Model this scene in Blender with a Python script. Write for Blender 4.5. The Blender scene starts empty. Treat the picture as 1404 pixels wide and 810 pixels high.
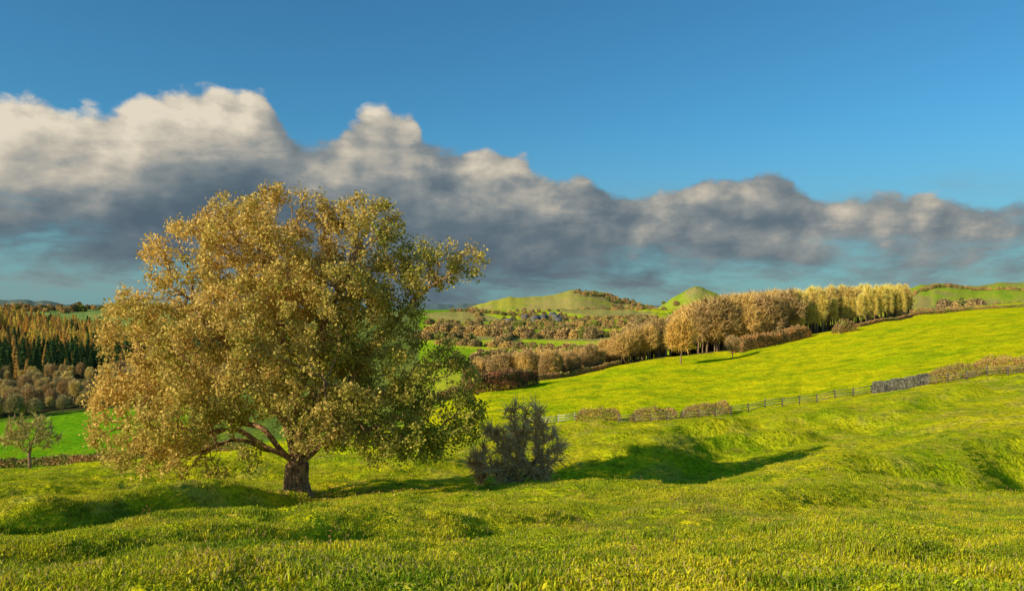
import bpy, math, numpy as np
from mathutils import Vector
rng = np.random.default_rng(11)
F = 1092.0; HZ = 425.0

# ------------------------------------------------------------------ noise
def _h(ix, iy, iz, seed):
    h = (ix.astype(np.int64)*374761393 + iy.astype(np.int64)*668265263 + iz.astype(np.int64)*1440662683 + seed*974634777) & 0xffffffff
    h = ((h ^ (h >> 13))*1274126177) & 0xffffffff
    h = ((h ^ (h >> 16))*2246822519) & 0xffffffff
    return ((h >> 8) & 0xffff)/65535.0
def vn2(x, y, seed=0):
    ix = np.floor(x); iy = np.floor(y); fx = x-ix; fy = y-iy
    fx = fx*fx*(3-2*fx); fy = fy*fy*(3-2*fy); z = np.zeros_like(ix)
    a = _h(ix, iy, z, seed); b = _h(ix+1, iy, z, seed); c = _h(ix, iy+1, z, seed); d = _h(ix+1, iy+1, z, seed)
    return (a*(1-fx)+b*fx)*(1-fy)+(c*(1-fx)+d*fx)*fy
def vn3(p, s, seed=0):
    x, y, z = p[:, 0]/s, p[:, 1]/s, p[:, 2]/s
    iz = np.floor(z); fz = z-iz; fz = fz*fz*(3-2*fz)
    ix = np.floor(x); iy = np.floor(y); fx = x-ix; fy = y-iy
    fx = fx*fx*(3-2*fx); fy = fy*fy*(3-2*fy)
    r = []
    for k in (0, 1):
        a = _h(ix, iy, iz+k, seed); b = _h(ix+1, iy, iz+k, seed); c = _h(ix, iy+1, iz+k, seed); d = _h(ix+1, iy+1, iz+k, seed)
        r.append((a*(1-fx)+b*fx)*(1-fy)+(c*(1-fx)+d*fx)*fy)
    return r[0]*(1-fz)+r[1]*fz
def fbm(x, y, o=4, seed=0):
    s = 0; a = 0.5; t = 0
    for i in range(o):
        s = s+a*(vn2(x*2**i+i*17.3, y*2**i-i*9.1, seed+i)-0.5); t += a; a *= 0.5
    return s/t*2
def sst(a, b, x):
    t = np.clip((x-a)/(b-a), 0, 1); return t*t*(3-2*t)

# ------------------------------------------------------------------ terrain profiles: image pixel column -> (estimated distance, image pixel row) ; 'z' = absolute
def Z(d, p): return -(p-HZ)/F*d
cols = {
 0:   [(5.5,810),(10,772),(16,740),(20,'z',-6.5),(26,722),(34,697),(60,652),(95,643),(125,'z',-28),(200,630),(300,580),(400,548),(500,520),(600,496),(750,463),(900,436),(1100,'z',-35),(7000,'z',-30)],
 130: [(5.5,810),(12,762),(21,712),(26,'z',-7.3),(31,703),(38,685),(60,651),(90,637),(115,'z',-25),(200,627),(300,570),(400,540),(500,518),(600,500),(750,477),(900,460),(1100,'z',-35),(7000,'z',-30)],
 250: [(5.5,810),(12,755),(26,697),(30,'z',-7.7),(35,690),(60,646),(85,629),(108,'z',-22),(200,612),(300,560),(500,510),(900,472),(1500,'z',-25),(7000,'z',-30)],
 408: [(5.5,810),(12,755),(25,712),(40,682),(60,645),(80,628),(110,'z',-20),(200,590),(300,550),(500,490),(900,450),(1500,'z',-20),(7000,'z',-30)],
 550: [(5.5,810),(12,760),(25,710),(45,662),(60,640),(80,622),(120,'z',-20),(200,565),(300,525),(500,480),(900,447),(1500,'z',-12),(7000,'z',-30)],
 650: [(5.5,810),(12,762),(25,712),(46,660),(52,'z',-11.0),(60,636),(80,614),(120,582),(200,532),(300,512),(400,492),(600,468),(900,448),(1400,434),(2000,'z',-15),(7000,'z',-30)],
 750: [(5.5,810),(12,764),(25,712),(46,657),(52,'z',-11.5),(60,630),(80,607),(120,584),(220,521),(260,'z',-25),(400,'z',-29),(500,481),(700,463),(1000,444),(1400,434),(2000,'z',-15),(7000,'z',-30)],
 870: [(5.5,810),(12,765),(25,712),(42,656),(50,'z',-11.6),(58,634),(67,613),(72,'z',-12.6),(82,600),(120,577),(220,507),(250,491),(320,'z',-22),(500,'z',-24),(1000,438),(1500,'z',-8),(7000,'z',-30)],
 1000:[(5.5,810),(12,765),(25,708),(42,656),(50,'z',-12.0),(58,638),(68,607),(73,'z',-12.8),(85,593),(120,569),(200,510),(250,487),(300,'z',-12.5),(500,'z',-16),(1000,'z',-12),(7000,'z',-30)],
 1150:[(5.5,810),(12,765),(25,705),(40,656),(48,'z',-11.8),(55,642),(65,604),(71,'z',-11.9),(82,581),(115,548),(200,487),(270,454),(350,'z',-6),(500,'z',-8),(1000,'z',-8),(7000,'z',-30)],
 1250:[(5.5,810),(12,765),(25,702),(38,652),(45,'z',-11.8),(52,664),(60,630),(70,593),(110,530),(200,465),(290,434),(340,428),(500,'z',-3),(900,'z',-2),(7000,'z',-30)],
 1404:[(5.5,810),(12,768),(25,708),(36,672),(43,'z',-11.8),(51,668),(60,622),(72,568),(105,509),(200,445),(300,420),(360,418),(460,412),(600,'z',1),(900,'z',1),(7000,'z',-30)],
 1700:[(5.5,810),(12,768),(25,710),(36,672),(43,'z',-10.5),(51,650),(60,590),(75,540),(105,480),(200,425),(300,400),(460,398),(600,'z',8),(900,'z',6),(7000,'z',-30)],
}
LN0, LN1, NK = 0.0, math.log(7500), 700
lnk = np.linspace(LN0, LN1, NK)
cp = np.array(sorted(cols)); tab = []
def gsm(a, sig):
    k = np.arange(-int(3*sig)-1, int(3*sig)+2); w = np.exp(-0.5*(k/sig)**2); w /= w.sum()
    p = np.pad(a, len(k)//2, mode='edge'); return np.convolve(p, w, 'valid')
for c in cp:
    L = [(0.0, -1.62), (math.log(2.2), -1.72)]
    for e in cols[c]:
        L.append((math.log(e[0]), e[2] if e[1] == 'z' else Z(e[0], e[1])))
    d = np.exp(np.array([l[0] for l in L])); z = np.array([l[1] for l in L])
    tab.append(gsm(np.interp(np.exp(lnk), d, z), 2.6))
tab = np.array(tab)
gpx = np.arange(-300, 1901, 10.0)
T2 = np.array([np.interp(gpx, cp, tab[:, k]) for k in range(NK)])
T2 = np.array([gsm(r, 3.0) for r in T2])
ridges = [
 (2200, 0.22, [(480,440),(560,436),(620,430),(650,420),(675,412),(700,408),(725,408),(745,406),(765,403),(780,399),(792,397),(803,399),(822,404),(845,411),(870,417),(900,425),(950,432)]),
 (1500, 0.055, [(870,440),(890,430),(905,420),(918,411),(932,403),(944,397),(953,394),(963,396),(976,401),(992,409),(1010,417),(1040,428),(1060,440)]),
 (1300, 0.25, [(1150,425),(1200,410),(1240,398),(1270,390),(1300,389),(1340,393),(1370,389),(1404,387),(1500,386),(1700,392)]),
 (3300, 0.2, [(-300,408),(0,411),(40,412),(70,413),(95,419),(140,421),(190,424),(300,424),(450,423),(600,425),(640,430)]),
 (5200, 0.25, [(-300,417),(300,419),(700,416),(1000,420),(1400,412),(1900,410)]),
]
# pasture banks: A, B, height, gentle width, steep width (steep side = right of A->B)
banks = [((-15.8,16),(-12.2,32),1.1,5,1.0), ((22,45.5),(42,61),2.7,9,2.3), ((11,70.5),(20.5,80),1.5,7,1.6), ((11.5,60.5),(24.5,69.5),1.2,6,1.5),
         ((4,55),(12,58),.6,5,1.4), ((24,76),(34,86),.8,7,1.6), ((-6,58),(3,64),.6,6,1.5), ((-26,46),(-18,56),.5,6,1.5), ((-30,60),(-20,72),.6,7,1.6), ((-2,20),(2,26),.35,3,1.0),
         ((6,24),(12,29),.4,4,1.0), ((12,30),(18,36),.4,4,1.), ((-7,11),(-4,16),.3,3,.9), ((5,12),(8,16),.25,2.5,.8), ((34,80),(50,92),.9,8,2), ((0,86),(9,95),.8,8,2), ((14,92),(26,100),.7,8,2)]
def bankh(x, y):
    t_ = 0
    for (ax, ay), (bx, by), h, wg, ws in banks:
        dx, dy = bx-ax, by-ay; L_ = math.hypot(dx, dy); dx /= L_; dy /= L_
        s = (x-ax)*dx+(y-ay)*dy; wob = 0.54*ws*np.sin(s*0.4+ax); u = (x-ax)*dy-(y-ay)*dx+wob
        end = np.exp(-(np.maximum(np.maximum(-s, s-L_), 0)/(0.3*L_+1))**2)
        t_ = t_+h*end*np.where(u < 0, np.exp(-(u/wg)**2), np.exp(-(u/ws)**2))-0.25*h*end*np.exp(-((u-2.2*ws)/(1.5*ws))**2)
    return t_
def H0(x, y):
    x = np.asarray(x, float); y = np.asarray(y, float)
    az = np.arctan2(x, y); r = np.hypot(x, y)
    azc = np.clip(az, -0.74, 0.80)
    px = 702+F*np.tan(azc); d = np.maximum(r*np.cos(azc), 1.0)
    px = np.clip(px, -299, 1899)
    fi = (px+300)/10; fk = (np.log(d)-LN0)/(LN1-LN0)*(NK-1); fk = np.clip(fk, 0, NK-1.001)
    i = np.minimum(fi.astype(int), len(gpx)-2); k = fk.astype(int); a = fi-i; b = fk-k
    z = (T2[k, i]*(1-a)+T2[k, i+1]*a)*(1-b)+(T2[k+1, i]*(1-a)+T2[k+1, i+1]*a)*b
    e0 = T2[k, 20]*(1-b)+T2[k+1, 20]*b; e1 = T2[k, 190]*(1-b)+T2[k+1, 190]*b
    w = sst(0.9, 3.0, np.abs(az)); z = z*(1-w)+(0.5*e0+0.5*e1)*w
    for D, wd, pts in ridges:
        P = np.array(pts, float); py = np.interp(px, P[:, 0], P[:, 1])
        zt = -(py-HZ)/F*D + 3*fbm(px/12.0, np.zeros_like(px)+D, 3, 3)*(D/2500)
        f = np.exp(-((np.log(d)-math.log(D))/wd)**2)
        zr = -70+(zt+70)*f
        if D == 1500: zr = np.where((px < 872) | (px > 1058), -90, zr)
        m = 4.0; z = np.where(zr-z > 30, zr, np.where(zr-z < -30, z, z+m*np.log1p(np.exp(np.clip((zr-z)/m, -40, 40)))))
    z = z + bankh(x, y)
    z = z + 0.55*fbm(x/11, y/11, 3, 5)*sst(12, 40, d)*(1-sst(300, 600, d))
    z = z + 0.36*fbm(x/3.1, y/3.1, 3, 8)*sst(3, 12, d)*(1-sst(120, 250, d))
    z = z + 0.16*fbm(x/0.8, y/0.8, 3, 9)*(1-sst(60, 110, d))
    z = z + 4.0*fbm(x/60, y/60, 5, 12)*sst(700, 1500, d)
    return z
def at(b, d):   # image pixel column projected through the camera to a distance -> ground position
    x = (np.asarray(b, float)-702)/F*d; return x, np.asarray(d, float)+0*x
OX, OY = -10.77, 40.0
dzo = -9.41-float(H0(np.array([OX]), np.array([OY]))[0])
def H(x, y, fine=True):
    x = np.asarray(x, float); y = np.asarray(y, float)
    return H0(x, y)+dzo*np.exp(-((x-OX)**2+(y-OY)**2)/25.0)

# ------------------------------------------------------------------ mesh helper
def mkmesh(name, V, faces, col=None, mats=(), matidx=None, smooth=False, link=True):
    me = bpy.data.meshes.new(name)
    V = np.asarray(V, np.float32); me.vertices.add(len(V)); me.vertices.foreach_set('co', V.ravel())
    fl = [np.asarray(f, np.int32) for f in faces if len(f)]
    tot = sum(f.size for f in fl); me.loops.add(tot)
    me.loops.foreach_set('vertex_index', np.concatenate([f.ravel() for f in fl]))
    n = sum(len(f) for f in fl); me.polygons.add(n)
    ln = np.concatenate([np.full(len(f), f.shape[1]) for f in fl]); st = np.concatenate([[0], np.cumsum(ln)[:-1]])
    me.polygons.foreach_set('loop_start', st.astype(np.int32))
    for m in mats: me.materials.append(m)
    if matidx is not None: me.polygons.foreach_set('material_index', np.asarray(matidx, np.int32))
    if smooth: me.polygons.foreach_set('use_smooth', np.ones(n, bool))
    me.update(calc_edges=True)
    if col is not None:
        ca = me.color_attributes.new('Col', 'FLOAT_COLOR', 'POINT')
        c4 = np.ones((len(V), 4), np.float32); c4[:, :3] = col; ca.data.foreach_set('color', c4.ravel())
    ob = bpy.data.objects.new(name, me)
    if link: bpy.context.scene.collection.objects.link(ob)
    return ob
def merge(parts):
    Vs, Cs, off = [], [], 0; byk = {}
    for V, fs, c, mi in parts:
        Vs.append(V); Cs.append(np.broadcast_to(c, (len(V), 3)))
        for f in fs:
            if len(f): byk.setdefault(f.shape[1], []).append((f+off, mi))
        off += len(V)
    faces, idx = [], []
    for k, l in byk.items():
        faces.append(np.concatenate([a for a, _ in l])); idx.append(np.concatenate([np.full(len(a), m) for a, m in l]))
    return np.concatenate(Vs), faces, np.concatenate(Cs), np.concatenate(idx)

# ------------------------------------------------------------------ node helper
class N:
    def __init__(s, nt): s.nt = nt; s.nd = nt.nodes; s.lk = nt.links
    def new(s, t, **k):
        n = s.nd.new(t)
        for a, b in k.items(): setattr(n, a, b)
        return n
    def put(s, sock, v):
        if isinstance(v, bpy.types.NodeSocket): s.lk.new(v, sock)
        else: sock.default_value = v
    def m(s, op, a, b=0.0, c=0.0, clamp=False):
        n = s.new('ShaderNodeMath', operation=op); n.use_clamp = clamp
        s.put(n.inputs[0], a); s.put(n.inputs[1], b); s.put(n.inputs[2], c); return n.outputs[0]
    def ss(s, a, b, x):
        n = s.new('ShaderNodeMapRange', interpolation_type='SMOOTHSTEP')
        s.put(n.inputs['Value'], x)
        if a > b:
            s.put(n.inputs['From Min'], b); s.put(n.inputs['From Max'], a); n.inputs['To Min'].default_value = 1; n.inputs['To Max'].default_value = 0
        else: s.put(n.inputs['From Min'], a); s.put(n.inputs['From Max'], b)
        return n.outputs['Result']
    def mix(s, f, a, b, bt='MIX'):
        n = s.new('ShaderNodeMix', data_type='RGBA', blend_type=bt)
        s.put(n.inputs[0], f)
        s.put(n.inputs[6], a if isinstance(a, bpy.types.NodeSocket) else (*a, 1)); s.put(n.inputs[7], b if isinstance(b, bpy.types.NodeSocket) else (*b, 1))
        return n.outputs[2]
    def noise(s, vec, scale, det=4, rough=0.5, dist=0.0):
        n = s.new('ShaderNodeTexNoise'); s.put(n.inputs['Vector'], vec)
        n.inputs['Scale'].default_value = scale; n.inputs['Detail'].default_value = det
        n.inputs['Roughness'].default_value = rough; n.inputs['Distortion'].default_value = dist
        return n.outputs[0]
def mat(name):
    m = bpy.data.materials.new(name); m.use_nodes = True; m.node_tree.nodes.clear(); n = N(m.node_tree)
    n.out = n.new('ShaderNodeOutputMaterial'); return m, n

# ground
M_ground, n = mat('pasture')
geo = n.new('ShaderNodeNewGeometry'); P = geo.outputs['Position']
att = n.new('ShaderNodeAttribute', attribute_name='Col')
n1 = n.noise(P, 0.35, 5, 0.6); n2 = n.noise(P, 2.6, 4, 0.65); n3 = n.noise(P, 0.05, 4, 0.55)
c = n.mix(n.ss(0.42, 0.64, n1), att.outputs['Color'], n.mix(1.0, att.outputs['Color'], (0.66, 0.80, 0.8), 'MULTIPLY'))
c = n.mix(n.ss(0.46, 0.66, n2), c, n.mix(1.0, c, (0.54, 0.60, 0.55), 'MULTIPLY'))
c = n.mix(n.ss(0.45, 0.68, n3), c, n.mix(1.0, c, (0.74, 0.93, 0.8), 'MULTIPLY'))
bs = n.new('ShaderNodeBsdfDiffuse'); n.lk.new(c, bs.inputs[0])
hgt = n.m('ADD', n.m('MULTIPLY', n2, 0.40), n.m('MULTIPLY', n1, 0.9))
bp = n.new('ShaderNodeBump'); bp.inputs['Strength'].default_value = 1.0; bp.inputs['Distance'].default_value = 1.2
n.lk.new(hgt, bp.inputs['Height']); n.lk.new(bp.outputs[0], bs.inputs['Normal']); n.lk.new(bs.outputs[0], n.out.inputs[0])

def leafmat(name, tr=0.35, var=None):
    m, n = mat(name)
    c = n.new('ShaderNodeAttribute', attribute_name='Col').outputs['Color']
    if var:
        g = n.new('ShaderNodeNewGeometry'); k = n.noise(g.outputs['Position'], var[0], 4, 0.6)
        c = n.mix(n.ss(0.4, 0.62, k), c, n.mix(1.0, c, var[1], 'MULTIPLY'))
    d = n.new('ShaderNodeBsdfDiffuse'); n.lk.new(c, d.inputs[0])
    if tr <= 0: n.lk.new(d.outputs[0], n.out.inputs[0]); return m
    t = n.new('ShaderNodeBsdfTranslucent'); n.lk.new(c, t.inputs[0])
    x = n.new('ShaderNodeMixShader'); x.inputs[0].default_value = tr
    n.lk.new(d.outputs[0], x.inputs[1]); n.lk.new(t.outputs[0], x.inputs[2]); n.lk.new(x.outputs[0], n.out.inputs[0]); return m
M_leaf = leafmat('leaves', 0.35)
M_grass = leafmat('grass_blades', 0.3, var=(0.45, (0.68, 0.84, 0.8)))
M_twig = leafmat('twigs', 0.0)
def simple(name, c1, c2, scale, bump=0.3, bd=0.05, stretch=(1, 1, 1), rough=0.9):
    m, n = mat(name); tc = n.new('ShaderNodeTexCoord'); mp = n.new('ShaderNodeMapping'); n.lk.new(tc.outputs['Object'], mp.inputs[0])
    mp.inputs['Scale'].default_value = stretch
    k = n.noise(mp.outputs[0], scale, 6, 0.65); c = n.mix(n.ss(0.35, 0.65, k), c1, c2)
    b = n.new('ShaderNodeBsdfPrincipled'); n.lk.new(c, b.inputs['Base Color']); b.inputs['Roughness'].default_value = rough
    bp = n.new('ShaderNodeBump'); bp.inputs['Strength'].default_value = bump; bp.inputs['Distance'].default_value = bd
    n.lk.new(k, bp.inputs['Height']); n.lk.new(bp.outputs[0], b.inputs['Normal']); n.lk.new(b.outputs[0], n.out.inputs[0]); return m
M_bark = simple('oak_bark', (0.15, 0.08, 0.04), (0.60, 0.34, 0.15), 5, 1.0, 0.12, (1.6, 1.6, 0.35))
M_bark2 = simple('thin_bark', (0.18, 0.11, 0.06), (0.42, 0.27, 0.14), 3)
M_stone = simple('limestone', (0.06, 0.06, 0.05), (0.26, 0.235, 0.19), 2.5, 0.6, 0.03)
M_wood = simple('weathered_wood', (0.10, 0.08, 0.06), (0.24, 0.20, 0.14), 6, 0.4, 0.02, (1, 1, 0.3))
M_woodw = simple('pale_wood', (0.40, 0.37, 0.31), (0.60, 0.56, 0.48), 6, 0.4, 0.02, (1, 1, 0.3))
M_roof = simple('slate_roof', (0.10, 0.10, 0.11), (0.17, 0.16, 0.16), 1.5)
M_glass = simple('window_dark', (0.02, 0.025, 0.03), (0.03, 0.035, 0.04), 1, 0, 0, rough=0.2)

# ------------------------------------------------------------------ ground sheet
azf = np.radians(np.arange(-45, 45, 0.115)); azr = np.radians(np.arange(45, 315, 2.5)); az = np.concatenate([azf, azr])
rr = np.exp(np.linspace(math.log(0.4), math.log(9000), 830))
A, R = np.meshgrid(az, rr); X = R*np.sin(A); Y = R*np.cos(A); na, nr = len(az), len(rr)
x = X.ravel(); y = Y.ravel(); z = H(x, y)
V = np.stack([x, y, z], 1); V = np.concatenate([V, [[0, 0, float(H(np.array([0.]), np.array([0.01]))[0])]]])
i, j = np.meshgrid(np.arange(nr-1), np.arange(na), indexing='ij'); jn = (j+1) % na
quads = np.stack([i*na+j, i*na+jn, (i+1)*na+jn, (i+1)*na+j], -1).reshape(-1, 4)
jj = np.arange(na); tris = np.stack([np.full(na, len(V)-1), (jj+1) % na, jj], 1)
azc = np.clip(np.arctan2(x, y), -0.74, 0.80); PX = 702+F*np.tan(azc); D = np.maximum(np.hypot(x, y)*np.cos(azc), 1)
G1 = np.array([0.76, 0.67, 0.016]); col = np.tile(G1, (len(x), 1))
def paint(mask, c, w=1.0):
    m = np.clip(mask, 0, 1)[:, None]*w; global col; col = col*(1-m)+np.array(c)*m
paint(sst(105, 135, D), (0.86, 0.77, 0.010))
ang = 0.5; wx = x+25*fbm(x/150, y/150, 2, 20); wy = y+25*fbm(x/150, y/150, 2, 21)
ux = (wx*math.cos(ang)+wy*math.sin(ang))/110; uy = (-wx*math.sin(ang)+wy*math.cos(ang))/190
cid = _h(np.floor(ux), np.floor(uy), np.zeros_like(ux), 4)
pal = np.array([[0.74,0.72,0.02],[0.40,0.58,0.02],[0.80,0.70,0.05],[0.26,0.42,0.02],[0.64,0.64,0.04],[0.54,0.42,0.12],[0.46,0.60,0.02],[0.70,0.74,0.03]])
pc = pal[np.minimum((cid*len(pal)).astype(int), len(pal)-1)]
edge = np.interp(PX, [560, 650, 750, 850, 930, 1010, 1100, 1250, 1404, 1900], [150, 205, 224, 250, 262, 262, 275, 292, 330, 330])
mk = sst(0, 6, D-edge)*(PX > 300); col = col*(1-mk[:, None])+pc*mk[:, None]
mk = (sst(150, 175, D)*(1-sst(330, 560, PX)*0.6)*(PX < 560))[:, None]; col = col*(1-mk)+np.array([0.26, 0.52, 0.012])*mk
paint(sst(150, 180, D)*(PX > 260)*(PX < 575), (0.20, 0.20, 0.06), 0.75)
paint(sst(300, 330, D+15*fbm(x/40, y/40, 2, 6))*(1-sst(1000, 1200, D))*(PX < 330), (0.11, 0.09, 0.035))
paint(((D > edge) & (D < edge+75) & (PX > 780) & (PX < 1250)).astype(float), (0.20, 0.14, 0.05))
rough = fbm(x/90, y/90, 4, 33)+0.5*fbm(x/25, y/25, 3, 34)
rw = sst(-0.15, 0.25, rough)[:, None]
hc = np.array([0.54, 0.38, 0.13])*rw+np.array([0.56, 0.48, 0.07])*(1-rw)
mk = sst(1500, 1900, D)[:, None]*0.9; col = col*(1-mk)+hc*mk
mk = ((np.abs(D-1500) < 220) & (PX > 880) & (PX < 1050)).astype(float)
paint(mk, (0.44, 0.48, 0.04)); paint(mk*sst(15, 32, z)*sst(-.3, .2, rough), (0.50, 0.36, 0.15))
mk = sst(900, 1000, D)*(PX > 1150)*(1-sst(2000, 2300, D)); m2 = mk*(1-sst(-.05, .2, rough)); paint(mk, (0.46, 0.36, 0.11)); paint(m2, (0.42, 0.48, 0.04))
mk = sst(950, 1200, D)*(PX < 640); paint(mk*(PX < 560), (0.30, 0.33, 0.12), 0.8); paint(sst(1500, 2600, D)*(PX < 640), (0.17, 0.21, 0.20), 0.85)  # last coat puts grey-blue distance haze into the left hills' colour
paint(((np.abs(D-1700) < 160) & (PX > 100) & (PX < 190)).astype(float), (0.5, 0.62, 0.05), 0.9)
mk = sst(2800, 4000, D); paint(mk, (0.17, 0.23, 0.25), 0.8)  # aerial haze painted into the farthest ground as a bluish tint
dry = fbm(x/2.2, y/2.2, 4, 40); paint(sst(0.12, 0.4, dry)*(D < 120), (0.66, 0.50, 0.09), 0.6)
lush = fbm(x/4.0, y/4.0, 4, 41); paint(sst(0.08, 0.36, lush)*(D < 260), (0.42, 0.50, 0.012), 0.65)
litter = np.exp(-((x-OX)**2+(y-OY)**2)/7.0)*sst(-.4, .3, fbm(x/.5, y/.5, 3, 44)); paint(litter, (0.42, 0.24, 0.08), 0.75)
col = np.concatenate([col, [G1]])
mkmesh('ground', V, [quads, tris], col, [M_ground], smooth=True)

# ------------------------------------------------------------------ instancer
def instancer(name, pts, rot, scl, variants, idx=None):
    n_ = len(pts); me = bpy.data.meshes.new(name); me.vertices.add(n_); me.vertices.foreach_set('co', np.asarray(pts, np.float32).ravel())
    for nm, dat in (('rot', rot), ('scl', scl)):
        a = me.attributes.new(nm, 'FLOAT_VECTOR', 'POINT'); a.data.foreach_set('vector', np.asarray(dat, np.float32).ravel())
    a = me.attributes.new('vid', 'INT', 'POINT')
    if idx is None: idx = rng.integers(0, len(variants), n_)
    a.data.foreach_set('value', np.asarray(idx, np.int32))
    ob = bpy.data.objects.new(name, me); bpy.context.scene.collection.objects.link(ob)
    coll = bpy.data.collections.new(name+'_parts')
    for k, v in enumerate(variants):
        v.name = '%s_part_%02d' % (name, k); coll.objects.link(v)
    ng = bpy.data.node_groups.new(name+'_scatter', 'GeometryNodeTree')
    ng.interface.new_socket(name='Geometry', in_out='INPUT', socket_type='NodeSocketGeometry')
    ng.interface.new_socket(name='Geometry', in_out='OUTPUT', socket_type='NodeSocketGeometry')
    gi = ng.nodes.new('NodeGroupInput'); go = ng.nodes.new('NodeGroupOutput')
    ci = ng.nodes.new('GeometryNodeCollectionInfo'); ci.inputs['Collection'].default_value = coll
    ci.inputs['Separate Children'].default_value = True; ci.inputs['Reset Children'].default_value = True
    ip = ng.nodes.new('GeometryNodeInstanceOnPoints'); ip.inputs['Pick Instance'].default_value = True
    def na_(nm, t):
        q = ng.nodes.new('GeometryNodeInputNamedAttribute'); q.data_type = t; q.inputs['Name'].default_value = nm
        return [o for o in q.outputs if o.enabled and o.name == 'Attribute'][0]
    L = ng.links.new
    L(gi.outputs[0], ip.inputs['Points']); L(ci.outputs[0], ip.inputs['Instance'])
    L(na_('vid', 'INT'), ip.inputs['Instance Index']); L(na_('rot', 'FLOAT_VECTOR'), ip.inputs['Rotation']); L(na_('scl', 'FLOAT_VECTOR'), ip.inputs['Scale'])
    L(ip.outputs[0], go.inputs[0])
    md = ob.modifiers.new('scatter', 'NODES'); md.node_group = ng
    return ob
def scatter_ground(name, x, y, s, variants, sz=None, sink=0.0, idx=None, tilt=0.0):
    z = H(x, y)-sink; n_ = len(x); rot = np.zeros((n_, 3)); rot[:, 2] = rng.uniform(0, 6.28, n_); rot[:, 0] = rng.normal(0, tilt+1e-6, n_)
    sc = np.stack([s, s, s if sz is None else sz], 1); return instancer(name, np.stack([x, y, z], 1), rot, sc, variants, idx)

# ------------------------------------------------------------------ grass
def grass_patch(seed, nb=110, rad=0.26, hm=0.075, dry=0.15, tone=(1, 1, 1)):
    g = np.random.default_rng(seed); r = rad*np.sqrt(g.random(nb)); a = g.uniform(0, 6.28, nb)
    bx, by = r*np.cos(a), r*np.sin(a); h = hm*g.uniform(0.45, 1.25, nb)*(1.15-0.5*r/rad); w = g.uniform(0.0035, 0.007, nb)
    th = g.uniform(0, 6.28, nb); le = g.uniform(0.3, 1.5, nb)*h; la = g.uniform(0, 6.28, nb)
    dx, dy = np.cos(th)*w, np.sin(th)*w; lx, ly = np.cos(la)*le, np.sin(la)*le; z0 = np.full(nb, -0.03)
    v = np.stack([np.stack([bx-dx, by-dy, z0], 1), np.stack([bx+dx, by+dy, z0], 1),
                  np.stack([bx+dx*.8+lx*.35, by+dy*.8+ly*.35, h*.6], 1), np.stack([bx-dx*.8+lx*.35, by-dy*.8+ly*.35, h*.6], 1),
                  np.stack([bx+lx, by+ly, h], 1)], 1)
    k = np.arange(nb)*5; q = np.stack([k, k+1, k+2, k+3], 1); t = np.stack([k+3, k+2, k+4], 1)
    base = np.array([0.80, 0.70, 0.03])*np.array(tone); c = np.tile(base, (nb, 1))*g.uniform(0.5, 1.2, (nb, 1)); c[:, 0] *= g.uniform(0.75, 1.1, nb)
    dm = g.random(nb) < dry; c[dm] = np.array([0.70, 0.52, 0.17])*g.uniform(.6, 1.0, (dm.sum(), 1))
    return mkmesh('p', v.reshape(-1, 3), [q, t], np.repeat(c, 5, 0), [M_grass], link=False)
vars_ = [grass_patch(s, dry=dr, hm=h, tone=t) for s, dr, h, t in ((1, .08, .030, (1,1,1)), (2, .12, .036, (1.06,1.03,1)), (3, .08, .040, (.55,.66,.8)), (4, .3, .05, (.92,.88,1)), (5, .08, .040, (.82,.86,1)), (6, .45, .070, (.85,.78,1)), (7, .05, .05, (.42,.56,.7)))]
def wedge(n_, d0, d1, u=0.74):
    d = np.sqrt(rng.uniform(d0*d0, d1*d1, n_)); return rng.uniform(-u, u, n_)*d, d
xs, ys, ss = [], [], []
for n_, d0, d1, s0 in ((10000, 3.2, 12, 1.0), (15000, 12, 30, 1.15), (11000, 30, 60, 1.5), (5000, 60, 100, 2.0)):
    a, b = wedge(n_, d0, d1); xs.append(a); ys.append(b)
    ss.append(s0*rng.uniform(0.7, 1.3, n_))
xs, ys, ss = map(np.concatenate, (xs, ys, ss))
tn = fbm(xs/0.9, ys/0.9, 3, 51); sz = ss*(0.5+1.8*np.clip(tn+0.05, 0, 1))*np.interp(ys, [0, 60, 125], [1, .75, .5])
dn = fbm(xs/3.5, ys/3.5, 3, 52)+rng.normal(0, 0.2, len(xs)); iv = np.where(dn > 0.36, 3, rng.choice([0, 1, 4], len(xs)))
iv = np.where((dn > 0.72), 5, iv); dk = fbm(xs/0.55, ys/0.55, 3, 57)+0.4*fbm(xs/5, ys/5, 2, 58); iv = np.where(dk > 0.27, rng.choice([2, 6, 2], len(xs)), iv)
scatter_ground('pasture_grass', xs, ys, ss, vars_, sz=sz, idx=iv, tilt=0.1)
# dry seed stalks standing in the sward
def stalks(seed):
    g = np.random.default_rng(seed); nb = 7; bx, by = g.normal(0, .08, (2, nb)); h = g.uniform(.08, .24, nb); lx, ly = g.normal(0, .05, (2, nb)); w = .0025
    v = np.stack([np.stack([bx-w, by, 0*h-.02], 1), np.stack([bx+w, by, 0*h-.02], 1), np.stack([bx+lx+w, by+ly, h], 1), np.stack([bx+lx-w, by+ly, h], 1)], 1).reshape(-1, 3); k = np.arange(nb)*4
    hp = np.repeat(np.stack([bx+lx, by+ly, h], 1), 5, 0)+g.normal(0, .01, (nb*5, 3)); v2, f2 = flakes(hp, g.uniform(.010, .022, nb*5), g, 1.8)
    Vm, Fm, Cm, Im = merge([(v, [np.stack([k, k+1, k+2, k+3], 1)], (.50, .33, .13), 0), (v2, [f2], (.40, .21, .09), 0)]); return mkmesh('s', Vm, Fm, Cm, [M_twig], link=False)

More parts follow.
